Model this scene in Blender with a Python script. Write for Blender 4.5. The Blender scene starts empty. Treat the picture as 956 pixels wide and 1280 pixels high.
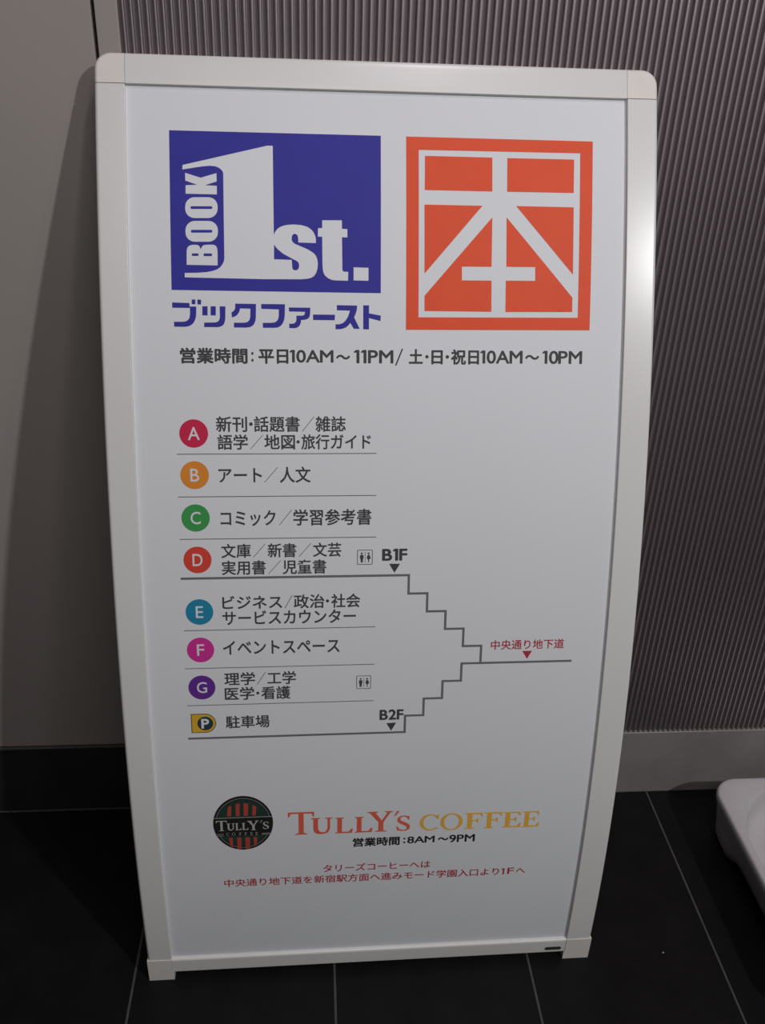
import bpy, bmesh, math, random
from mathutils import Vector, Matrix
random.seed(7)
C = bpy.context.scene.collection
S = bpy.context.scene

# ---------------------------------------------------------------- camera, world, lights, exposure
cam_d = bpy.data.cameras.new('camera'); cam = bpy.data.objects.new('camera', cam_d); C.objects.link(cam)
cam_d.sensor_fit = 'VERTICAL'; cam_d.sensor_height = 36; cam_d.sensor_width = 36; cam_d.lens = 31.855
cr = Vector((0.99701058, -0.06975736, 0.0332236)); cu = Vector((0.00458155, 0.48261292, 0.87582177)); cb = cr.cross(cu)
cam.matrix_world = Matrix(((cr.x, cu.x, cb.x, -0.107), (cr.y, cu.y, cb.y, -1.21118), (cr.z, cu.z, cb.z, 1.27496), (0, 0, 0, 1)))
cam_d.clip_start = .02
S.camera = cam

wd = bpy.data.worlds.new('corridor_air'); S.world = wd; wd.use_nodes = True
wd.node_tree.nodes['Background'].inputs[0].default_value = (.95, .98, 1, 1)
wd.node_tree.nodes['Background'].inputs[1].default_value = .012

def lamp(name, loc, target, watts, size, col, size_y=None):
    d = bpy.data.lights.new(name, 'AREA'); d.energy = watts; d.color = col
    d.shape = 'RECTANGLE' if size_y else 'DISK'; d.size = size
    if size_y: d.size_y = size_y
    o = bpy.data.objects.new(name, d); C.objects.link(o); o.location = loc
    o.rotation_euler = (Vector(target) - Vector(loc)).to_track_quat('-Z', 'Y').to_euler()
    return o
# downlights of the corridor ceiling (2.7 m up, out of frame to the right, behind the camera and over the wall)
lamp('ceiling_downlight', (3.2, -4.0, 2.67), (0, 0, .9), 5, .09, (1, .95, .92))
lamp('ceiling_downlight', (1.7, -2.4, 2.67), (0, -.1, .9), 40, .09, (.98, 1, 1))
lamp('ceiling_downlight', (.25, -.80, 2.67), (.12, -.45, 0), 4.5, .12, (1, .84, .96))
lamp('added_fill_light', (.1, -1.9, 2.67), (0, -.3, .7), 15, 1.3, (1, .97, .98), .9)  # added soft fill to brighten the sign front, not a known fitting

S.view_settings.view_transform = 'Standard'; S.view_settings.look = 'None'
S.view_settings.exposure = .1; S.view_settings.gamma = 1; S.view_settings.use_curve_mapping = False

# ---------------------------------------------------------------- materials
def mat(name, col, rough=.5, metal=0, spec=.5, var=0, scale=8, bump=0, bscale=200, coat=0, stretch=(1, 1, 1), obj=True):
    m = bpy.data.materials.new(name); m.use_nodes = True; nt = m.node_tree; b = nt.nodes['Principled BSDF']
    b.inputs['Base Color'].default_value = (*col, 1); b.inputs['Roughness'].default_value = rough
    b.inputs['Metallic'].default_value = metal; b.inputs['Specular IOR Level'].default_value = spec
    b.inputs['Coat Weight'].default_value = coat
    tc = nt.nodes.new('ShaderNodeTexCoord'); mp = nt.nodes.new('ShaderNodeMapping'); mp.inputs['Scale'].default_value = stretch
    nt.links.new(tc.outputs['Object'], mp.inputs[0])
    if var:
        n = nt.nodes.new('ShaderNodeTexNoise'); n.inputs['Scale'].default_value = scale; n.inputs['Detail'].default_value = 5
        r = nt.nodes.new('ShaderNodeValToRGB')
        r.color_ramp.elements[0].position = .3; r.color_ramp.elements[1].position = .7
        r.color_ramp.elements[0].color = (*[c * (1 - var) for c in col], 1); r.color_ramp.elements[1].color = (*[min(1, c * (1 + var)) for c in col], 1)
        nt.links.new(mp.outputs[0], n.inputs[0]); nt.links.new(n.outputs[0], r.inputs[0]); nt.links.new(r.outputs[0], b.inputs['Base Color'])
    if bump:
        n2 = nt.nodes.new('ShaderNodeTexNoise'); n2.inputs['Scale'].default_value = bscale; n2.inputs['Detail'].default_value = 4
        bp = nt.nodes.new('ShaderNodeBump'); bp.inputs['Strength'].default_value = bump; bp.inputs['Distance'].default_value = .001
        nt.links.new(mp.outputs[0], n2.inputs[0]); nt.links.new(n2.outputs[0], bp.inputs['Height']); nt.links.new(bp.outputs[0], b.inputs['Normal'])
    return m
M = {}
M['frame'] = mat('white_painted_metal', (.66, .65, .63), .28, var=.02, scale=5)
M['cap'] = mat('cream_plastic_cap', (.68, .64, .60), .4, var=.03, scale=30)
M['sheet'] = mat('printed_white_sheet', (.67, .68, .70), .5, var=.015, scale=3, spec=.25)
M['back'] = mat('grey_backing', (.3, .3, .3), .6, var=.05)
M['wall'] = mat('warm_grey_painted_panel', (.32, .285, .262), .55, var=.04, scale=3, bump=.1, bscale=120)
M['strip'] = mat('warm_grey_trim', (.33, .29, .27), .5, var=.03, scale=4)
M['gap'] = mat('dark_joint', (.02, .018, .018), .8, var=.2)
M['rib'] = mat('ribbed_grey_sheet', (.42, .37, .38), .45, metal=.9, var=.06, scale=3, bump=.1)
M['groove'] = mat('ribbed_sheet_groove', (.21, .175, .182), .6, metal=.4, var=.08, scale=3)
M['stone'] = mat('grey_stone_skirting', (.22, .20, .195), .5, var=.16, scale=9, bump=.2)
M['tile'] = mat('black_stone_tile', (.0065, .006, .0068), .5, var=.25, scale=14, bump=.2, spec=.15)
M['skirt'] = mat('black_skirting_tile', (.020, .021, .022), .5, var=.2, scale=12, bump=.2, spec=.3)
M['grout'] = mat('grey_grout', (.06, .056, .054), .9, var=.2, scale=60)
M['plastic'] = mat('white_moulded_plastic', (.50, .47, .48), .4, var=.05, scale=12)
M['slot'] = mat('dark_name_plate', (.03, .03, .03), .4, var=.1)
INK = dict(blue=(.036, .032, .29), orange=(.74, .088, .032), grey=(.058, .057, .062), black=(.02, .02, .02), red=(.42, .035, .06),
           rule=(.15, .145, .145), crimson=(.55, .025, .07), amber=(.68, .24, .035), green=(.05, .30, .075), vermilion=(.62, .06, .04),
           teal=(.02, .22, .36), magenta=(.58, .035, .28), violet=(.12, .03, .27), white=(.68, .67, .71), tomato=(.70, .12, .07), gold=(.74, .41, .06),
           yellow=(.66, .38, .03), ink_teal=(.02, .05, .06), roundel_black=(.018, .017, .016), roundel_green=(.02, .045, .035), roundel_red=(.42, .06, .045), pale=(.42, .42, .40), dim=(.18, .18, .17), mid=(.30, .29, .27))
for k, v in INK.items(): M[k] = mat('ink_' + k, v, .5, var=.03, scale=30, spec=.15)

# ---------------------------------------------------------------- helpers
def link(name, me, m, parent=None):
    o = bpy.data.objects.new(name, me); C.objects.link(o)
    if m: me.materials.append(m)
    if parent: o.parent = parent
    return o
def obj(name, bm, m, parent=None, smooth=False):
    me = bpy.data.meshes.new(name); bmesh.ops.recalc_face_normals(bm, faces=bm.faces) if smooth != 'keep' else None
    bm.to_mesh(me); bm.free()
    if smooth is True: shade(me)
    return link(name, me, m, parent)
def weigh(o):
    m = o.modifiers.new('normals', 'WEIGHTED_NORMAL'); m.keep_sharp = True; m.weight = 80
def shade(me, ang=40):
    for p in me.polygons: p.use_smooth = True
    me.set_sharp_from_angle(angle=math.radians(ang))
def tag(o, label=None, cat=None, group=None, kind=None):
    for k, v in (('label', label), ('category', cat), ('group', group), ('kind', kind)):
        if v: o[k] = v
    return o
def empty(name, loc, rz=0):
    o = bpy.data.objects.new(name, None); C.objects.link(o); o.location = loc; o.rotation_euler = (0, 0, rz); o.empty_display_size = .1
    return o
def box_bm(x0, x1, y0, y1, z0, z1, bev=0, seg=2, bm=None):
    bm = bm or bmesh.new()
    r = bmesh.ops.create_cube(bm, size=1)
    for v in r['verts']: v.co = Vector((x0 + (x1 - x0) * (v.co.x + .5), y0 + (y1 - y0) * (v.co.y + .5), z0 + (z1 - z0) * (v.co.z + .5)))
    if bev: bmesh.ops.bevel(bm, geom=list({e for v in r['verts'] for e in v.link_edges}), offset=bev, segments=seg, profile=.5, affect='EDGES')
    return bm

# ---------------------------------------------------------------- layout of the print, millimetres on the sheet (u across, s up along the curve)
BLUE = [[(83.53,1195.09),(330.24,1195.12),(329.49,1010.77),(82.86,1011.85)],[(98.19,1155.67),(196.82,1180.34),(202.97,1180.22),(203.02,1077.04),(203.93,1079.53),(205.59,1082.18),(207.97,1084.69),(210.79,1086.63),(214.49,1088.0),(218.18,1088.94),(222.61,1089.45),(227.04,1089.67),(234.43,1089.22),(238.56,1088.41),(241.8,1087.45),(245.05,1085.75),(247.69,1083.61),(249.89,1080.87),(251.35,1077.83),(252.22,1075.36),(252.49,1072.74),(252.45,1068.36),(231.71,1068.76),(231.59,1072.41),(231.33,1075.32),(230.75,1076.91),(229.58,1078.21),(227.67,1078.76),(225.74,1078.29),(224.54,1076.67),(223.92,1073.74),(224.05,1071.56),(225.06,1069.39),(227.55,1067.24),(235.65,1064.01),(243.04,1060.91),(248.94,1057.34),(251.15,1055.33),(252.76,1052.86),(253.93,1050.1),(254.49,1046.45),(254.46,1042.05),(253.98,1038.38),(252.91,1034.71),(251.39,1031.9),(249.44,1029.53),(246.45,1027.88),(242.72,1026.81),(235.28,1025.99),(190.86,1025.59),(98.41,1026.55),(98.52,1031.72),(112.52,1032.09),(123.77,1032.97),(131.15,1034.45),(136.21,1036.28),(139.79,1038.82),(142.27,1041.82),(144.1,1045.36),(144.82,1049.25),(145.06,1147.17),(143.99,1150.0),(141.8,1152.07),(139.14,1153.85),(135.65,1154.97),(129.56,1155.38),(119.78,1154.33),(98.1,1150.44)],[(203.18,1066.13),(204.91,1063.25),(207.53,1060.37),(213.38,1055.65),(223.67,1050.11),(229.85,1047.13),(231.61,1045.4),(232.33,1042.92),(232.3,1040.29),(231.24,1037.94),(229.75,1036.75),(227.96,1036.43),(226.19,1036.7),(224.87,1037.85),(224.3,1039.89),(223.8,1048.5),(202.97,1048.94)],[(260.1,1095.21),(283.44,1095.48),(283.52,1085.68),(289.93,1085.35),(289.87,1075.53),(283.46,1075.72),(283.67,1038.34),(284.11,1036.43),(285.75,1035.57),(290.69,1035.49),(290.34,1024.89),(275.52,1025.15),(271.04,1025.69),(266.57,1027.54),(262.86,1030.73),(260.95,1034.52),(260.24,1039.2),(260.0,1046.52),(259.94,1075.78),(254.74,1075.99),(255.13,1085.93),(260.02,1086.01)],[(297.01,1040.86),(314.87,1040.51),(314.82,1025.19),(296.94,1025.41)],[(101.28,1122.71),(137.42,1122.59),(137.45,1132.61),(124.08,1133.06),(137.4,1137.5),(137.3,1147.28),(118.95,1141.5),(101.07,1146.84),(101.16,1137.7),(114.54,1133.35),(101.45,1132.58)],[(138.02,1106.22),(137.61,1103.42),(136.49,1100.81),(134.73,1098.55),(132.46,1096.8),(129.83,1095.67),(127.02,1095.26),(111.06,1094.97),(108.28,1095.29),(105.7,1096.31),(103.5,1097.98),(101.82,1100.17),(100.8,1102.74),(100.48,1105.51),(100.53,1108.07),(100.94,1110.85),(102.07,1113.46),(103.81,1115.72),(106.07,1117.47),(108.69,1118.59),(111.48,1119.01),(127.42,1119.33),(130.21,1119.02),(132.8,1118.0),(135.01,1116.33),(136.7,1114.14),(137.74,1111.56),(138.06,1108.78)],[(131.89,1107.32),(131.84,1106.94),(131.68,1106.59),(131.44,1106.28),(131.13,1106.04),(130.78,1105.89),(130.39,1105.83),(108.06,1105.41),(107.68,1105.45),(107.33,1105.59),(107.03,1105.82),(106.8,1106.12),(106.66,1106.47),(106.62,1106.84),(106.62,1106.97),(106.68,1107.35),(106.83,1107.7),(107.07,1108.01),(107.38,1108.25),(107.74,1108.4),(108.12,1108.46),(130.44,1108.88),(130.82,1108.84),(131.18,1108.7),(131.48,1108.47),(131.71,1108.17),(131.85,1107.82),(131.89,1107.45)],[(137.95,1078.93),(137.53,1076.14),(136.4,1073.52),(134.64,1071.26),(132.36,1069.51),(129.73,1068.39),(126.91,1067.98),(110.92,1067.73),(108.13,1068.05),(105.55,1069.09),(103.35,1070.76),(101.68,1072.96),(100.65,1075.53),(100.33,1078.31),(100.38,1080.87),(100.81,1083.66),(101.93,1086.27),(103.69,1088.52),(105.95,1090.27),(108.57,1091.39),(111.37,1091.8),(127.34,1092.08),(130.13,1091.77),(132.73,1090.74),(134.94,1089.07),(136.63,1086.87),(137.67,1084.29),(137.99,1081.5)],[(131.44,1080.05),(131.38,1079.67),(131.23,1079.31),(130.99,1079.0),(130.68,1078.76),(130.32,1078.61),(129.93,1078.55),(108.06,1078.19),(107.68,1078.24),(107.32,1078.38),(107.02,1078.6),(106.79,1078.9),(106.65,1079.25),(106.61,1079.63),(106.62,1079.88),(106.67,1080.26),(106.83,1080.61),(107.07,1080.92),(107.38,1081.16),(107.73,1081.31),(108.12,1081.37),(129.99,1081.74),(130.37,1081.69),(130.72,1081.55),(131.03,1081.32),(131.25,1081.02),(131.4,1080.67),(131.44,1080.29)],[(100.93,1041.04),(136.91,1040.79),(137.07,1056.5),(136.65,1060.78),(135.46,1063.22),(133.63,1064.41),(131.17,1064.74),(124.39,1064.64),(120.68,1063.85),(119.06,1062.35),(117.52,1059.27),(116.36,1062.56),(114.78,1063.88),(112.09,1064.45),(107.42,1064.13),(104.08,1062.98),(102.2,1060.87),(101.26,1057.19)],[(114.93,1052.5),(114.89,1052.24),(114.79,1052.01),(114.63,1051.8),(114.42,1051.64),(114.18,1051.54),(113.93,1051.5),(108.15,1051.42),(107.89,1051.45),(107.66,1051.54),(107.46,1051.7),(107.3,1051.9),(107.21,1052.13),(107.18,1052.39),(107.2,1053.24),(107.24,1053.5),(107.34,1053.73),(107.5,1053.94),(107.71,1054.1),(107.95,1054.2),(108.2,1054.24),(113.98,1054.32),(114.24,1054.29),(114.47,1054.2),(114.67,1054.04),(114.83,1053.84),(114.92,1053.61),(114.95,1053.36)],[(130.58,1052.48),(130.54,1052.22),(130.44,1051.99),(130.28,1051.78),(130.07,1051.62),(129.83,1051.52),(129.57,1051.48),(121.8,1051.37),(121.55,1051.4),(121.31,1051.5),(121.11,1051.65),(120.96,1051.85),(120.87,1052.09),(120.84,1052.34),(120.86,1053.44),(120.9,1053.7),(121.0,1053.93),(121.16,1054.14),(121.37,1054.3),(121.61,1054.4),(121.86,1054.44),(129.63,1054.55),(129.88,1054.52),(130.12,1054.43),(130.32,1054.27),(130.47,1054.07),(130.57,1053.84),(130.6,1053.58)]]
ORANGE = [[(360.54,1195.02),(587.54,1194.87),(586.74,968.76),(359.95,967.67)],[(375.48,1179.77),(572.03,1180.39),(571.53,983.81),(375.14,982.71)],[(382.98,1172.87),(464.27,1172.74),(464.29,1132.68),(382.55,1132.77)],[(482.62,1172.58),(564.6,1172.72),(564.18,1132.93),(482.36,1132.75)],[(382.21,1115.68),(452.41,1115.55),(382.26,1034.48)],[(493.49,1116.03),(564.32,1115.89),(564.47,1035.6)],[(464.39,1102.13),(463.86,1043.57),(427.66,1043.38),(427.76,1027.03),(464.01,1027.17),(464.13,990.08),(382.43,990.23),(382.35,1008.38)],[(481.88,1102.44),(564.39,1007.91),(564.45,990.7),(481.47,989.94),(481.6,1027.39),(517.84,1027.52),(517.61,1043.99),(482.03,1043.81)]]
KATA = [[(83.23,997.4),(103.19,996.92),(103.37,992.85),(111.0,992.92),(110.82,984.76),(110.32,980.67),(109.28,977.25),(107.85,974.51),(105.75,972.18),(103.26,970.65),(100.23,969.68),(96.13,969.24),(84.82,969.28),(84.7,975.0),(94.91,975.09),(97.92,975.52),(100.4,976.63),(102.22,978.55),(103.09,980.87),(103.57,984.01),(103.74,991.22),(83.08,991.29)],[(106.01,1001.02),(110.23,1001.07),(109.97,995.49),(105.75,995.72)],[(112.55,1001.09),(116.9,1000.86),(116.65,995.29),(112.42,995.52)],[(118.1,993.26),(124.25,993.32),(124.03,982.69),(117.88,982.78)],[(127.8,993.36),(133.82,993.41),(133.61,982.78),(127.59,982.86)],[(138.34,993.46),(145.05,993.25),(144.65,979.6),(144.17,976.18),(143.01,973.02),(141.33,971.09),(138.55,969.7),(135.11,969.13),(119.76,969.15),(119.88,974.34),(131.79,974.57),(134.82,975.14),(136.77,976.39),(137.91,978.45),(138.37,980.91)],[(156.64,996.77),(180.98,996.61),(180.61,981.28),(179.99,977.16),(178.69,973.58),(176.72,971.23),(173.66,969.56),(168.81,968.84),(154.62,969.01),(154.72,974.48),(166.16,974.58),(170.03,975.16),(172.12,976.68),(173.39,978.75),(174.0,981.9),(174.28,991.07),(162.31,991.23),(161.72,989.04),(160.43,985.89),(158.04,982.99),(155.54,981.61),(152.5,980.62),(152.06,986.49),(154.28,987.88),(155.69,989.53),(156.42,992.0)],[(187.15,996.63),(215.1,996.62),(214.76,983.78),(214.03,978.62),(212.47,974.57),(209.96,971.26),(206.62,969.45),(202.35,968.85),(188.72,968.84),(188.62,974.56),(199.59,974.74),(203.1,975.43),(205.58,977.14),(207.04,979.59),(207.64,982.78),(207.84,990.47),(187.07,991.02)],[(219.64,992.87),(245.08,992.84),(244.88,985.96),(244.3,982.52),(242.74,980.3),(240.22,979.04),(236.87,978.46),(233.94,978.3),(233.78,975.54),(232.63,972.36),(230.8,970.28),(228.41,969.02),(225.21,968.59),(219.92,968.82),(219.98,973.92),(223.46,973.81),(225.97,974.38),(227.65,975.91),(228.51,978.25),(228.57,983.34),(235.53,983.4),(237.48,983.97),(238.47,985.22),(238.91,987.97),(219.87,988.21)],[(248.36,984.89),(274.5,984.85),(274.18,978.36),(248.31,978.42)],[(276.81,996.18),(301.21,995.87),(300.49,989.92),(299.07,985.76),(297.37,982.01),(304.08,968.5),(297.04,968.44),(292.84,975.34),(290.3,972.27),(287.48,970.03),(283.96,968.48),(280.44,967.9),(275.1,967.72),(275.14,973.53),(279.77,973.71),(283.28,974.84),(286.1,976.94),(288.22,979.72),(290.34,983.34),(292.48,989.85),(276.77,990.11)],[(308.38,996.21),(315.42,996.28),(315.26,986.88),(329.51,984.23),(329.09,977.85),(315.25,981.34),(315.23,967.89),(308.31,967.97)]]
TEXT = [('grey',0.032,[('J','営業時間',90.65,944.48,170.06,926.85),('J','平日',182.97,944.48,218.5,926.85),('J','土',363.72,944.48,380.71,926.85),('D','・',383.43,944.48,387.99,926.85),('J','日',391.19,944.48,405.17,926.85),('D','・',408.38,944.48,413.03,926.85),('J','祝日',415.36,944.48,449.83,926.85),('L',':',174.46,940.44,177.11,928.75),('L','10AM',219.98,943.15,272.42,927.94),('W','～',275.55,937.66,292.48,931.94),('L','11PM',297.05,943.49,344.83,927.49),('B','/',346.72,945.01,356.73,924.95),('L','10AM',451.29,943.68,503.83,927.7),('W','～',506.98,938.57,524.5,932.74),('L','10PM',528.43,943.72,578.43,927.63)]),('grey',0.017,[('J','新刊',130.9,863.57,167.99,845.17),('D','・',170.1,863.57,174.9,845.17),('J','話題書',176.06,863.57,231.21,845.17),('S','／',234.28,863.57,248.41,845.17),('J','雑誌',250.23,863.57,287.03,845.17)]),('grey',0.017,[('J','語学',132.07,841.73,168.52,823.69),('S','／',171.51,841.73,186.69,823.69),('J','地図',188.24,841.73,225.27,823.69),('D','・',226.82,841.73,231.17,823.69),('J','旅行ガイド',232.81,841.73,317.79,823.69)]),('grey',0.017,[('J','アート',132.29,802.06,184.63,782.79),('S','／',187.72,802.06,203.75,782.79),('J','人文',206.26,802.06,243.83,782.79)]),('grey',0.017,[('J','コミック',133.26,748.89,200.45,728.91),('S','／',204.67,748.89,220.2,728.91),('J','学習参考書',222.06,748.89,318.82,728.91)]),('grey',0.017,[('J','文庫',132.92,706.13,169.23,688.39),('S','／',172.19,706.13,186.99,688.39),('J','新書',189.95,706.13,225.47,688.39),('S','／',228.63,706.13,243.53,688.39),('J','文芸',246.0,706.13,281.22,688.39)]),('grey',0.017,[('J','実用書',132.97,684.57,187.27,666.48),('S','／',190.43,684.57,205.86,666.48),('J','児童書',208.04,684.57,262.63,666.48)]),('grey',0.017,[('J','ビジネス',132.17,638.8,206.78,620.65),('S','／',210.19,638.8,219.62,620.65),('J','政治',221.22,638.8,259.93,620.65),('D','・',261.54,638.8,266.05,620.65),('J','社会',268.46,638.8,305.26,620.65)]),('grey',0.017,[('J','サービスカウンター',131.84,618.79,299.86,599.3)]),('grey',0.017,[('J','イベントスペース',131.15,579.02,279.17,558.27)]),('grey',0.017,[('J','理学',131.25,533.89,170.54,515.87),('S','／',172.99,533.89,183.98,515.87),('J','工学',186.22,533.89,222.87,515.87)]),('grey',0.017,[('J','医学',131.14,512.81,169.06,494.6),('D','・',171.21,512.81,175.71,494.6),('J','看護',177.95,512.81,215.57,494.6)]),('grey',0.017,[('J','駐車場',131.02,471.3,187.82,453.11)]),('grey',0.05,[('L','B1F',332.51,697.55,364.48,681.61)]),('grey',0.05,[('L','B2F',332.23,474.21,364.06,458.56)]),('red',0.012,[('J','中央通り地下道',476.49,570.88,573.9,557.35)]),('black',0.032,[('J','営業時間',298.85,266.08,364.87,250.94),('L',':',369.76,263.35,373.05,253.3),('L','8AM',375.46,265.08,414.37,252.69),('W','～',418.95,261.49,434.09,255.59),('L','9PM',435.06,265.14,471.85,251.23)]),('red',0.012,[('J','タリーズコーヒーへは',257.45,219.41,410.36,205.31)]),('red',0.012,[('J','中央通り地下道を新宿駅方面へ進みモード学園入口より',118.04,199.62,511.73,185.44),('J','へ',536.93,199.62,550.28,185.44),('L','1',514.79,197.93,519.69,186.01),('L','F',524.16,198.47,533.85,186.27)])]
BADGES = [('A','crimson',104.17,843.14,0.41),('B','amber',103.78,792.62,0.31),('C','green',103.21,739.48,0.36),('D','vermilion',103.7,686.24,0.36),('E','teal',103.56,617.98,0.27),('F','magenta',102.95,566.49,0.27),('G','violet',102.51,513.77,0.38)]
BADGE_R = 17.07
RULES = [(83.4,324.61,818.25,0.8),(83.01,324.38,765.86,0.8),(82.96,324.74,712.79,0.8),(83.41,324.84,593.24,0.8),(82.07,324.43,540.89,0.8),(82.65,324.09,488.04,0.8)]
STAIR_TOP = [(82.32,662.33),(366.82,662.33),(366.82,637.65),(391.03,637.65),(391.03,612.97),(415.25,612.97),(415.25,588.29),(439.46,588.29),(439.46,563.62),(463.67,563.62),(463.67,538.94)]
STAIR_LOW = [(585.89,538.94),(438.85,538.94),(438.85,514.01),(414.63,514.01),(414.63,489.09),(390.42,489.09),(390.42,464.17),(366.21,464.17),(366.21,439.24),(81.67,439.24)]
ARROWS = [('grey',[(341.51,677.75),(355.31,677.53),(348.47,665.81)]),('grey',[(341.43,453.62),(354.55,454.15),(348.08,441.89)]),('red',[(518.67,554.72),(531.71,554.74),(525.55,543.39)])]
WC = [(301.18,676.97,320.55,696.38),(301.04,505.78,320.15,524.9)]
PARK = [(86.53,447.41,118.44,475.72),(104.38,461.27)]
SERIF_RED = [('T',209.34,276.28,245.04,315.37),('U',240.88,275.71,270.68,304.34),('L',274.12,276.03,298.78,303.45),('L',301.02,275.88,326.19,303.36),('Y',318.21,275.97,354.11,311.37),("'",355.68,301.81,363.29,311.29),('S',359.3,275.7,379.14,302.75)]
SERIF_GOLD = [('C',392.04,274.4,419.37,303.39),('O',420.98,273.46,452.78,303.47),('F',455.1,274.56,481.13,302.57),('F',482.9,274.44,508.65,302.48),('E',509.23,274.32,536.26,301.71),('E',537.03,273.76,562.59,301.62)]
SERIF_WHITE = [('T',111.57,288.86,126.29,306.31),('U',126.04,289.16,136.66,301.24),('L',137.54,289.26,145.52,301.21),('L',146.48,289.32,155.26,301.32),('Y',153.59,288.33,169.31,304.52),("'",171.38,300.47,174.51,304.46),('S',174.88,289.56,183.24,302.1)]
SERIF_SMALL = [('C',124.85,280.09,129.18,285.33),('O',132.41,279.96,137.07,285.22),('F',142.13,279.79,145.73,285.0),('F',149.48,279.68,153.32,284.9),('E',157.28,279.56,160.92,284.77),('E',164.33,279.48,167.98,284.69)]
ROUNDEL = [148.3,299.95,42.79]
STRIPES = [[(128.75,328.74),(133.31,331.06),(132.41,313.15),(126.85,313.15)],[(139.04,333.44),(144.61,334.25),(143.88,313.14),(138.84,313.11)],[(149.73,334.27),(156.11,333.45),(155.15,313.13),(149.56,313.0)],[(162.12,330.78),(166.85,327.63),(165.69,313.16),(160.63,313.0)],[(127.93,275.96),(133.12,275.83),(133.32,258.57),(129.32,262.06)],[(139.09,275.94),(145.05,275.91),(144.55,255.53),(138.9,256.41)],[(150.48,275.77),(156.45,275.73),(156.04,256.05),(150.33,255.21)],[(161.57,275.89),(166.57,275.77),(165.84,261.8),(162.16,259.43)]]
BAND = [310.54,279.61]
BARS = [(111.84,282.18,121.27,283.64),(111.71,279.39,121.15,280.86),(172.97,281.35,185.99,282.85),(172.92,279.72,184.86,281.18)]
PLATE = (609.63,24.78)
RAIL_BOTTOM = [17.26,16.99]
SEAMS = [(34.8,1246.4),(630.63,1248.4),(35.63,41.45),(630.06,45.52),(0.88,1245.82),(666.62,1248.24)]
# ---------------------------------------------------------------- setting
# floor: bed of grout and black tiles 300 x 600 mm laid on it
fl = obj('floor', box_bm(-1.65, 2.25, -2.4, .06, -.03, -.0015), M['grout']); tag(fl, kind='structure')
J = .0019; X0 = -.3756; PX = .2993
for i in range(-4, 9):
    xa = X0 + PX * i; xb = xa + PX
    if xb < -1.6 or xa > 2.2: continue
    for (ya, yb) in ((-.55, -.001), (-1.15, -.55), (-1.75, -1.15), (-2.35, -1.75)):
        b = box_bm(xa + J, xb - J, ya + J, yb - (J if yb < -.01 else .0055 if xb < -.3 else 0), -.0014 - .008, 0, .0006, 1)
        for v in b.verts: v.co -= Vector(((xa + xb) / 2, (ya + yb) / 2, 0))
        t = obj('tile', b, M['tile'], fl); t.location = ((xa + xb) / 2, (ya + yb) / 2, random.uniform(-.0002, 0))

# back wall: core with smooth panels at the left, a trim strip and a ribbed sheet
ZW = .1474; ZT = 2.7
wb = obj('wall_back', box_bm(-1.6, 2.2, .022, .12, 0, ZT), M['gap']); tag(wb, kind='structure')
XG = -.3568
for xa, xb in ((-1.6, XG - .0022),):
    obj('smooth_panel', box_bm(xa, xb, .001, .022, ZW + .001, ZT, .0008, 2), M['wall'], wb)
obj('trim_strip', box_bm(XG + .0022, -.3285, .001, .022, ZW + .001, ZT, .001, 2), M['strip'], wb)
obj('ribbed_sheet', box_bm(-.3285, 2.2, .0068, .022, ZW + .001, ZT), M['groove'], wb)
PITCH = .00925
rb = bmesh.new(); prof = []
for k in range(7):
    a = math.pi * k / 6; prof.append((-.0018 * math.copysign(abs(math.cos(a)) ** .6, math.cos(a)), .007 - .007 * math.sin(a) ** .5))
lo = [rb.verts.new((x, y, ZW + .001)) for x, y in prof]; hi = [rb.verts.new((x, y, ZT)) for x, y in prof]
for k in range(6): rb.faces.new((lo[k], lo[k + 1], hi[k + 1], hi[k]))
rb.faces.new(lo); rb.faces.new(hi[::-1])
rm = bpy.data.meshes.new('rib'); bmesh.ops.recalc_face_normals(rb, faces=rb.faces); rb.to_mesh(rm); rb.free(); shade(rm, 50); rm.materials.append(M['rib'])
for k in range(190):
    o = bpy.data.objects.new('rib', rm); C.objects.link(o); o.parent = wb; o.location = (-.3225 + k * PITCH, 0, 0)
# skirting
bl = obj('baseboard_left', box_bm(-1.6, -.331, -.004, .022, .0012, ZW - .0005,   .0008, 1), M['skirt']); tag(bl, kind='structure')
obj('edge_highlight', box_bm(-1.6, -.331, -.0052, .001, ZW - .0016, ZW + .0002, .0003, 1), M['grout'], bl)  # added pale strip: light caught on the skirting's top edge, put into colour
br = obj('baseboard_right', box_bm(-.3305, 2.2, -.001, .022, 0, ZW, .0008, 1), M['stone']); tag(br, kind='structure')

# ---------------------------------------------------------------- curved sign
SW = .667; STOT = 1.2816
T0, K1, K2 = -.016, .45073, -.036716
NT = 1400; tab = [(0., 0.)]; ds_ = 1.4 / NT
for i in range(NT):
    s = (i + .5) * ds_; th = T0 + K1 * s + K2 * s * s
    tab.append((tab[-1][0] + math.cos(th) * ds_, tab[-1][1] + math.sin(th) * ds_))
def surf(u, s, n=0):
    """u across, s up along the curved face, n out of the face (metres) -> point in the sign's own frame"""
    f = max(0, min(NT - 1e-6, s / ds_)); i = int(f); f -= i
    z = tab[i][0] * (1 - f) + tab[i + 1][0] * f; y = tab[i][1] * (1 - f) + tab[i + 1][1] * f
    if s < 0: z, y = s, 0
    th = T0 + K1 * s + K2 * s * s
    return Vector((u, y - math.cos(th) * n, z + math.sin(th) * n))
sign = empty('sign_board', (-.35135, -.34283, 0), .01079)
tag(sign, 'tall white curved sign board with blue and orange shop logos, leaning on the ribbed wall', 'sign')
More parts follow.
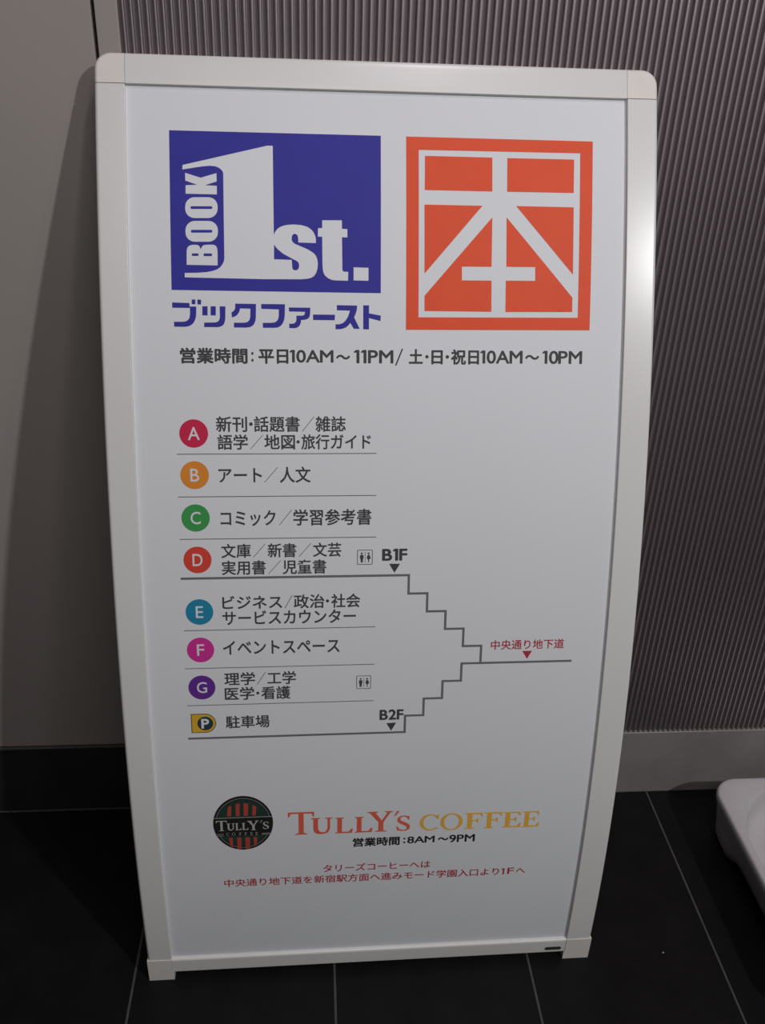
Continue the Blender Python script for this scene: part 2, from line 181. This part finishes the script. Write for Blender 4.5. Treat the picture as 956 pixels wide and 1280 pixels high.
def cut(bm, step=.012, s0=None, s1=None):
    ys = [v.co.y for v in bm.verts]; a, b = min(ys), max(ys); n = int((b - a) / step)
    for k in range(1, n + 1):
        y = a + (b - a) * k / (n + 1)
        bmesh.ops.bisect_plane(bm, geom=bm.verts[:] + bm.edges[:] + bm.faces[:], plane_co=(0, y, 0), plane_no=(0, 1, 0), dist=1e-6)
def bend(bm):
    for v in bm.verts: v.co = surf(v.co.x, v.co.y, v.co.z)
def plate(name, outline, n0, n1, m, parent, bev=None, step=.012, label=None, seg=4):
    """solid whose face follows an outline in (u, s); bev: list of (index of outline edge, offset) rounds that front edge"""
    bm = bmesh.new()
    f = [bm.verts.new((u, s, n1)) for u, s in outline]; bk = [bm.verts.new((u, s, n0)) for u, s in outline]
    bm.faces.new(f); bm.faces.new(bk[::-1]); k = len(f)
    for i in range(k): bm.faces.new((f[i], bk[i], bk[(i + 1) % k], f[(i + 1) % k]))
    bm.normal_update()
    if bev:
        for off in sorted({o for _, o in bev}, reverse=True):
            es = []
            for i, o in bev:
                if o == off:
                    e = bm.edges.get((f[i], f[(i + 1) % k])) if f[i].is_valid and f[(i + 1) % k].is_valid else None
                    if e: es.append(e)
            if es: bmesh.ops.bevel(bm, geom=es, offset=off, segments=seg if off > .002 else 2, profile=.5, affect='EDGES')
    cut(bm, step); bend(bm)
    bmesh.ops.recalc_face_normals(bm, faces=bm.faces)
    me = bpy.data.meshes.new(name); bm.to_mesh(me); bm.free(); shade(me, 50)
    o = link(name, me, m, parent); weigh(o)
    if label: o['label'] = label
    return o
def ink(name, loops, m, parent, n=.00025, label=None, step=.015):
    """flat print: closed loops in (u, s) mm, even-odd filled, laid on the bent sheet"""
    cu_ = bpy.data.curves.new(name, 'CURVE'); cu_.dimensions = '2D'; cu_.fill_mode = 'BOTH'
    for L in loops:
        sp = cu_.splines.new('POLY'); sp.points.add(len(L) - 1); sp.use_cyclic_u = True
        for p, (u, s) in zip(sp.points, L): p.co = (u / 1000, s / 1000, 0, 1)
    t = bpy.data.objects.new('tmp', cu_); C.objects.link(t)
    me = bpy.data.meshes.new_from_object(t.evaluated_get(bpy.context.evaluated_depsgraph_get()))
    bpy.data.objects.remove(t); bpy.data.curves.remove(cu_)
    return lay(name, me, m, parent, n, label, step)
def lay(name, me, m, parent, n, label=None, step=.015):
    bm = bmesh.new(); bm.from_mesh(me); bpy.data.meshes.remove(me)
    for f in bm.faces:
        f.normal_update()
        if f.normal.z < 0: f.normal_flip()
    for v in bm.verts: v.co.z += SHEET + n
    cut(bm, step); bend(bm)
    me = bpy.data.meshes.new(name); bm.to_mesh(me); bm.free()
    o = link(name, me, m, parent)
    if label: o['label'] = label
    return o
SHEET = -.005
UI, UJ, SB, STP = .03463, .62915, .0450, 1.2455
D_ = -.017
# frame
gap = .0004
for side in (0, 1):
    ux = (0, UI) if side == 0 else (UJ, SW)
    plate('stile', [(ux[0], SB + gap), (ux[1], SB + gap), (ux[1], STP - gap), (ux[0], STP - gap)], D_, 0, M['frame'], sign,
          bev=[(3, .0045), (1, .0008)] if side == 0 else [(1, .0045), (3, .0008)])
    R = .019; arc = []
    o_, i_ = (ux[0], ux[1]) if side == 0 else (ux[1], ux[0]); sg = 1 if side == 0 else -1
    for k in range(9):
        a = math.pi / 2 * k / 8; arc.append((o_ + sg * (R - R * math.cos(a)), STOT - R + R * math.sin(a)))
    out = [(i_, STP + gap), (o_, STP + gap)] + arc + [(i_, STOT)]
    plate('corner_cap', out, D_, 0, M['cap'], sign, bev=[(i, .0045) for i in range(1, 11)], step=.004, label='cream plastic corner cap with a rounded outer edge')
    fx = (-.0008, UI + .0016) if side == 0 else (UJ - .0016, SW + .0008)
    foot = plate('foot', [(fx[0], 0), (fx[1], 0), (fx[1], .0165), (fx[1] - .0014 * (side == 0), .018), (fx[1] - .0014 * (side == 0), SB - gap), (fx[0], SB - gap)] if side == 0 else
                 [(fx[0], 0), (fx[1], 0), (fx[1], SB - gap), (fx[0] + .0014, SB - gap), (fx[0] + .0014, .018), (fx[0], .0165)], D_ - .012, .0012, M['cap'], sign, label='cream plastic foot cap')
plate('top_rail', [(UI + gap, STP), (UJ - gap, STP), (UJ - gap, STOT), (UI + gap, STOT)], D_, 0, M['frame'], sign, bev=[(0, .0008), (2, .0045)])
rail = plate('bottom_rail', [(UI + gap, .0170), (UJ - gap, .0170), (UJ - gap, SB - .0002), (UI + gap, SB - .0002)], D_, .0005, M['frame'], sign, bev=[(0, .0008), (2, .0035)], step=.004)
cx, cy = PLATE[0] / 1000, .0262
pill = [(cx + (.0095 * (1 if math.cos(a) > 0 else -1)) + .0032 * math.cos(a), cy + .0032 * math.sin(a)) for a in [math.pi * 2 * (k + .5) / 16 for k in range(16)]]
plate('name_plate', pill, 0, .0013, M['slot'], rail, label='small dark oval name plate')
plate('back_sheet', [(UI - .004, .03), (UJ + .004, .03), (UJ + .004, STP + .004), (UI - .004, STP + .004)], D_ + .001, D_ + .003, M['back'], sign)
panel = plate('printed_sheet', [(UI - .002, SB - .002), (UJ + .002, SB - .002), (UJ + .002, STP + .002), (UI - .002, STP + .002)], SHEET - .003, SHEET, M['sheet'], sign, step=.006)

# ---------------------------------------------------------------- print
def ell(cx, cy, rx, ry=None, n=40, a0=0, a1=360):
    ry = ry or rx
    return [(cx + rx * math.cos(math.radians(a0 + (a1 - a0) * k / n)), cy + ry * math.sin(math.radians(a0 + (a1 - a0) * k / n))) for k in range(n + (a1 - a0 < 360))]
def rect(x0, y0, x1, y1): return [(x0, y0), (x1, y0), (x1, y1), (x0, y1)]
def rrect(x0, y0, x1, y1, r, n=5):
    o = []
    for cx, cy, a in ((x1 - r, y1 - r, 0), (x0 + r, y1 - r, 90), (x0 + r, y0 + r, 180), (x1 - r, y0 + r, 270)):
        o += [(cx + r * math.cos(math.radians(a + 90 * k / n)), cy + r * math.sin(math.radians(a + 90 * k / n))) for k in range(n + 1)]
    return o
def text_mesh(t):
    c = bpy.data.curves.new('t', 'FONT'); c.body = t; c.size = 1; c.resolution_u = 4
    o = bpy.data.objects.new('t', c); C.objects.link(o)
    me = bpy.data.meshes.new_from_object(o.evaluated_get(bpy.context.evaluated_depsgraph_get()))
    bpy.data.objects.remove(o); bpy.data.curves.remove(c)
    return me
def latin_mesh(t):
    # glyph by glyph; the figure 1 is drawn as a plain stem with a short flag
    bm = bmesh.new(); x = 0
    for ch in t:
        if ch == '1':
            f = bm.faces.new([bm.verts.new((x + a, b, 0)) for a, b in [(.12, 0), (.22, 0), (.22, .69), (.09, .69), (.0, .61), (.0, .57), (.12, .59)]]); x += .22 + .11
            continue
        me = text_mesh(ch); xs = [v.co.x for v in me.vertices]; a, b = min(xs), max(xs)
        for v in me.vertices: v.co.x += x - a
        bm.from_mesh(me); bpy.data.meshes.remove(me); x += b - a + {'0': .03, '8': .03, 'A': .04, 'F': .05}.get(ch, .09)
    me = bpy.data.meshes.new('t'); bm.to_mesh(me); bm.free(); return me
def add_fit(bm, me, x0, x1, fy, w=0):
    # w thickens the strokes: the glyphs are laid again a hair to each side
    if w:
        src = [(v.co.x, v.co.y) for v in me.vertices]; src_f = [tuple(p.vertices) for p in me.polygons]
        bpy.data.meshes.remove(me); vs, fs = [], []
        for k in range(7):
            a = 2 * math.pi * k / 6; d = (w * math.cos(a), w * math.sin(a)) if k < 6 else (0, 0); o = len(vs)
            vs += [(x + d[0], y + d[1], k * .00002) for x, y in src]; fs += [tuple(i + o for i in f) for f in src_f]
        me = bpy.data.meshes.new('t'); me.from_pydata(vs, [], fs)
    xs = [v.co.x for v in me.vertices]; a, b = min(xs), max(xs)
    for v in me.vertices: v.co = ((x0 + (x1 - x0) * (v.co.x - a) / (b - a)), fy(v.co.y), v.co.z)
    bm.from_mesh(me); bpy.data.meshes.remove(me)
def poly_add(bm, pts): bm.faces.new([bm.verts.new((x, y, 0)) for x, y in pts])
def lettering(colour, w, items, parent, n=.00025, label=None):
    bm = bmesh.new()
    for k, t, x0, s1, x1, s0 in items:
        x0, s1, x1, s0 = x0 / 1000, s1 / 1000, x1 / 1000, s0 / 1000; h = s1 - s0
        if k == 'J':
            em = h / .93; add_fit(bm, text_mesh(t), x0, x1, lambda y: s0 + (y + .083) * em, w)
        elif k == 'D':
            r = (x1 - x0) * .46; poly_add(bm, ell((x0 + x1) / 2, s0 + h * .5, r, n=14))
        elif k == 'S':
            d = .0004; e = h * .02; poly_add(bm, [(x0 - d, s0 + e), (x0 + d, s0 + e), (x1 + d, s1 - e), (x1 - d, s1 - e)])
        elif k == 'B':
            d = .0009; poly_add(bm, [(x0, s0), (x0 + 2 * d, s0), (x1, s1), (x1 - 2 * d, s1)])
        else:
            me = latin_mesh(t) if k == 'L' and (len(t) > 1 or t == '1') else text_mesh(t); g = w * (.6 if k == 'L' else 1); ys = [v.co.y for v in me.vertices]; a, b = min(ys) - g, max(ys) + g
            add_fit(bm, me, x0, x1, lambda y: s0 + (y - a) / (b - a) * h, g)
    me = bpy.data.meshes.new('l'); bm.to_mesh(me); bm.free()
    return lay('lettering', me, M[colour], parent, n, label)

ink('blue_logo', BLUE, M['blue'], panel, label='royal blue square logo with a white figure 1, small vertical capitals and the letters st')
ink('orange_logo', ORANGE, M['orange'], panel, label='orange square logo with a framed white book character')
ink('blue_lettering', KATA, M['blue'], panel, label='heavy blue katakana lettering under the blue logo')
for colour, w, items in TEXT:
    lettering(colour, w, items, panel, label={'red': 'red lettering'}.get(colour))
for ch, col, u, s, w in BADGES:
    r = BADGE_R
    b = ink('letter_badge', [ell(u, s, r, n=48)], M[col], panel, label=f'round {col} badge with a white letter {ch}')
    bw, bh = r * 2 * w, r * 2 * .46
    lettering('white', .012, [('L', ch, u - bw / 2, s + bh / 2, u + bw / 2, s - bh / 2)], panel, .0005)
for x0, x1, s, t in RULES: ink('rule_line', [rect(x0, s - .5, x1, s + .5)], M['rule'], panel)
def stroke(pts, t):
    """axis-aligned polyline as an outline"""
    A, B = [], []
    for i, p in enumerate(pts):
        d0 = Vector(p) - Vector(pts[i - 1]) if i else None; d1 = Vector(pts[i + 1]) - Vector(p) if i < len(pts) - 1 else None
        d0 = (d0 or d1).normalized(); d1 = (d1 or d0).normalized()
        n0 = Vector((-d0.y, d0.x)); n1 = Vector((-d1.y, d1.x)); m = (n0 + n1).normalized(); m = m * (t / 2 / max(.3, m.dot(n0)))
        A.append((p[0] + m.x, p[1] + m.y)); B.append((p[0] - m.x, p[1] - m.y))
    return A + B[::-1]
ink('stair_line', [stroke(STAIR_TOP, 3.0)], M['rule'], panel, label='grey stepped line down from the upper floor')
ink('stair_line', [stroke(STAIR_LOW, 3.0)], M['rule'], panel, .0003, label='grey stepped line up from the lower floor to the passage')
for c, p in ARROWS: ink('arrow', [p], M[c], panel, label={'red': 'small red arrowhead'}.get(c, 'small dark arrowhead'))
for x0, y0, x1, y1 in WC:
    w, h = x1 - x0, y1 - y0; P = lambda *a: [(x0 + w * p, y0 + h * (1 - q)) for p, q in a]
    man = [(.20, .34), (.40, .34), (.42, .52), (.38, .62), (.37, .85), (.31, .85), (.30, .64), (.29, .85), (.23, .85), (.22, .62), (.17, .52)]
    wom = [(.68, .34), (.80, .34), (.88, .56), (.80, .64), (.77, .66), (.77, .85), (.71, .85), (.71, .66), (.62, .56)]
    ink('washroom_symbol', [rrect(x0, y0, x1, y1, 1.6), rrect(x0 + .75, y0 + .75, x1 - .75, y1 - .75, 1.0), P(*man), P(*wom),
        ell(x0 + w * .30, y0 + h * (1 - .24), w * .065, n=12), ell(x0 + w * .74, y0 + h * (1 - .24), w * .065, n=12),
        rect(x0 + w * .505, y0 + h * .14, x0 + w * .53, y0 + h * .86)], M['grey'], panel, label='small framed man and woman symbol')
(px0, py0, px1, py1), (pcx, pcy) = PARK
def dshape(x0, y0, x1, y1):
    r = (y1 - y0) / 2; return [(x0, y0)] + ell(x1 - r, (y0 + y1) / 2, r, n=24, a0=-90, a1=90) + [(x0, y1)]
ps = ink('parking_symbol', [dshape(px0, py0, px1, py1)], M['ink_teal'], panel, label='yellow parking symbol with a white letter P')
ink('parking_symbol', [dshape(px0 + 1, py0 + 1, px1 - 1, py1 - 1), ell(pcx + .2, pcy, 10.2, n=32)], M['yellow'], panel, .0004)
lettering('white', .05, [('L', 'P', pcx - 5.0, pcy + 7, pcx + 5.2, pcy - 7.4)], panel, .0005)
# serif capitals drawn in a unit box
SERIF = {
 'T': [[(0,1),(1,1),(1,.78),(.96,.78),(.90,.92),(.60,.93),(.60,.08),(.74,.03),(.74,0),(.26,0),(.26,.03),(.40,.08),(.40,.93),(.10,.92),(.04,.78),(0,.78)]],
 'U': [[(0,1),(.42,1),(.42,.95),(.32,.92),(.32,.35),(.38,.18),(.53,.11),(.68,.16),(.76,.35),(.76,.92),(.64,.95),(.64,1),(1,1),(1,.95),(.88,.92),(.88,.33),(.78,.10),(.55,0),(.3,.02),(.14,.14),(.1,.35),(.1,.92),(0,.95)]],
 'L': [[(0,1),(.5,1),(.5,.95),(.38,.92),(.38,.09),(.75,.09),(.92,.28),(1,.28),(.95,0),(0,0),(0,.05),(.12,.08),(.12,.92),(0,.95)]],
 'Y': [[(0,1),(.42,1),(.42,.96),(.33,.93),(.57,.56),(.78,.93),(.68,.96),(.68,1),(1,1),(1,.96),(.9,.93),(.64,.48),(.64,.07),(.76,.04),(.76,0),(.32,0),(.32,.04),(.44,.07),(.44,.48),(.1,.93),(0,.96)]],
 "'": [[(.5,1),(1,.95),(.15,0),(0,.05)]],
 'S': [[(.9,.97),(.9,.72),(.84,.72),(.72,.88),(.5,.94),(.3,.88),(.26,.77),(.34,.67),(.72,.52),(.92,.4),(.98,.24),(.9,.1),(.68,.01),(.4,0),(.05,.06),(0,.32),(.07,.32),(.2,.14),(.48,.06),(.7,.12),(.74,.22),(.66,.32),(.3,.46),(.08,.6),(.04,.76),(.12,.9),(.34,.99),(.6,1),(.84,.95)]],
 'O': [ell(.5, .5, .5, .5, n=28), ell(.5, .5, .33, .43, n=28)],
 'C': [ell(.53, .5, .53, .5, n=26, a0=52, a1=318) + [(.95, .10), (.90, .17)] + ell(.56, .5, .37, .42, n=22, a0=312, a1=56)[:0] + [(.56 + .37 * math.cos(math.radians(312 - 256 * k / 22)), .5 + .42 * math.sin(math.radians(312 - 256 * k / 22))) for k in range(23)] + [(.90, .68), (.96, .68), (.97, .96), (.90, .96)]],
 'F': [[(0,1),(.95,1),(1,.75),(.93,.75),(.85,.9),(.42,.91),(.42,.56),(.64,.56),(.7,.66),(.76,.66),(.76,.38),(.7,.38),(.64,.48),(.42,.48),(.42,.08),(.56,.04),(.56,0),(0,0),(0,.04),(.16,.08),(.16,.92),(0,.96)]],
 'E': [[(0,1),(.93,1),(.95,.76),(.88,.76),(.8,.91),(.4,.92),(.4,.56),(.62,.56),(.68,.66),(.74,.66),(.74,.38),(.68,.38),(.62,.48),(.4,.48),(.4,.09),(.8,.09),(.93,.28),(1,.28),(.96,0),(0,0),(0,.04),(.15,.08),(.15,.92),(0,.96)]]}
def serif(items, m, n=.00025, label=None):
    loops = [[(x0 + (x1 - x0) * a, y0 + (y1 - y0) * b) for a, b in L] for ch, x0, y0, x1, y1 in items for L in SERIF[ch]]
    ink('lettering', loops, M[m], panel, n, label)
serif(SERIF_RED, 'tomato', label='orange red serif capitals of a coffee shop')
serif(SERIF_GOLD, 'gold', label='gold serif capitals of a coffee shop')
rx, ry, rr = ROUNDEL; EX, EY = .949, 1.08     # the emblem is a slightly tall oval
ink('coffee_roundel', [ell(rx, ry, rr * EX, rr * EY, n=64)], M['roundel_black'], panel, .0002, label='dark round coffee shop emblem with red stripes and a black band')
ink('roundel_ring', [ell(rx, ry, rr * .925 * EX, rr * .925 * EY, n=64), ell(rx, ry, rr * .90 * EX, rr * .90 * EY, n=64)], M['dim'], panel, .0004)
ink('roundel_field', [ell(rx, ry, rr * .87 * EX, rr * .87 * EY, n=64)], M['roundel_green'], panel, .0004)
for p in STRIPES: ink('roundel_stripe', [p], M['roundel_red'], panel, .0006)
def chord(y): return rr * .985 * EX * math.sqrt(max(0, 1 - ((y - ry) / (rr * .985 * EY)) ** 2))
b1, b0 = BAND
arcR = [(rx + chord(b0 + (b1 - b0) * k / 8), b0 + (b1 - b0) * k / 8) for k in range(9)]
ink('roundel_band', [arcR + [(2 * rx - a, b) for a, b in arcR[::-1]]], M['roundel_black'], panel, .0008)
ink('roundel_line', [rect(rx - chord(b1), b1 - .3, rx + chord(b1), b1 + .5)], M['pale'], panel, .001)
for x0, y0, x1, y1 in BARS: ink('roundel_line', [rect(x0, y0, x1, y1)], M['dim'], panel, .001)
serif(SERIF_WHITE, 'pale', .001); serif(SERIF_SMALL, 'mid', .001)

# ---------------------------------------------------------------- white moulded stand base at the right
base = empty('stand_base', (.80, -.285, 0))
tag(base, 'white plastic stand base with a round dished top on the floor right of the sign', 'stand base')
def ring(hx, hy, r, z, n=8, m=10):
    o = []
    for cx, cy, a in ((hx - r, hy - r, 0), (-hx + r, hy - r, 90), (-hx + r, -hy + r, 180), (hx - r, -hy + r, 270)):
        o += [(cx + r * math.cos(math.radians(a + 90 * k / n)), cy + r * math.sin(math.radians(a + 90 * k / n)), z) for k in range(n + 1)]
    q = []
    for i, p in enumerate(o):
        q.append(p)
        if i % (n + 1) == n:
            e = o[(i + 1) % len(o)]
            q += [(p[0] + (e[0] - p[0]) * k / m, p[1] + (e[1] - p[1]) * k / m, z) for k in range(1, m)]
    return q
HX, HY = .207, .217
levels = [(HX - .050, HY - .040, .045, .020), (HX - .032, HY - .020, .048, .011), (HX - .025, HY - .012, .050, .015), (HX - .019, HY - .009, .050, .024), (HX - .0135, HY - .006, .050, .045), (HX - .008, HY - .003, .048, .070), (HX - .004, HY - .001, .047, .086),
          (HX - .0035, HY - .001, .046, .093), (HX - .0045, HY - .002, .045, .0975), (HX - .0065, HY - .004, .044, .0995), (HX - .009, HY - .007, .044, .1)]
bm = bmesh.new(); rings = [[bm.verts.new(p) for p in ring(a, b, r, z)] for a, b, r, z in levels]
def lift(v):
    # the four corners stand on the floor, the skirt between them is raised
    def st(t): t = max(0, min(1, t)); return t * t * (3 - 2 * t)
    c = st((HY - .105 - abs(v.co.y)) / .022) if abs(v.co.x) > HX - .05 else st((HX - .105 - abs(v.co.x)) / .022)
    if v.co.z < .06:
        v.co.x += math.copysign((1 - c) * .009 * (1 - v.co.z / .06), v.co.x) if abs(v.co.x) > HX - .06 else 0
        z0 = .018 * c; v.co.z = z0 + (v.co.z - .011) * (.06 - z0) / .049
    return v
for r_ in rings:
    for v in r_: lift(v)
nv = len(rings[0])
# dish: a recess with wide round corners
for d, r, z in ((.0115, .140, .1), (.0135, .139, .0985), (.0155, .137, .094), (.017, .135, .078), (.020, .132, .058), (.026, .128, .046), (.040, .118, .038), (.065, .105, .034), (.10, .080, .032), (.14, .05, .031)):
    rings.append([bm.verts.new(p) for p in ring(HX - .004 - d, HY - .003 - d, r if r < HX - .004 - d else HX - .005 - d, z)])
for A, B in zip(rings, rings[1:]):
    for i in range(nv): bm.faces.new((A[i], A[(i + 1) % nv], B[(i + 1) % nv], B[i]))
bm.faces.new(rings[-1]); bm.faces.new(rings[0][::-1])
bmesh.ops.recalc_face_normals(bm, faces=bm.faces)
me = bpy.data.meshes.new('tray'); bm.to_mesh(me); bm.free(); shade(me, 42); link('tray', me, M['plastic'], base)
# socket in the middle of the dish
bm = bmesh.new(); P_ = [(.0, .023), (.032, .023), (.032, .075), (.028, .079), (.020, .079), (.018, .06), (.0, .06)]
rs = [[bm.verts.new((r * math.cos(2 * math.pi * k / 24), r * math.sin(2 * math.pi * k / 24), z)) for k in range(24)] for r, z in P_[1:-1]]
for A, B in zip(rs, rs[1:]):
    for i in range(24): bm.faces.new((A[i], A[(i + 1) % 24], B[(i + 1) % 24], B[i]))
bm.faces.new(rs[0][::-1]); bm.faces.new(rs[-1]); obj('pole_socket', bm, M['plastic'], base, True)

# ---------------------------------------------------------------- crumb on the floor
cr_ = bmesh.new(); bmesh.ops.create_icosphere(cr_, subdivisions=2, radius=.0013)
for v in cr_.verts: v.co = Vector((v.co.x * random.uniform(.8, 1.2), v.co.y * random.uniform(.8, 1.2), v.co.z * .6 + .0007))
cb_ = obj('crumb', cr_, M['plastic'], None, True); cb_.location = (.438, -.335, 0)
tag(cb_, 'tiny white crumb lying alone on the black floor tile', 'crumb')
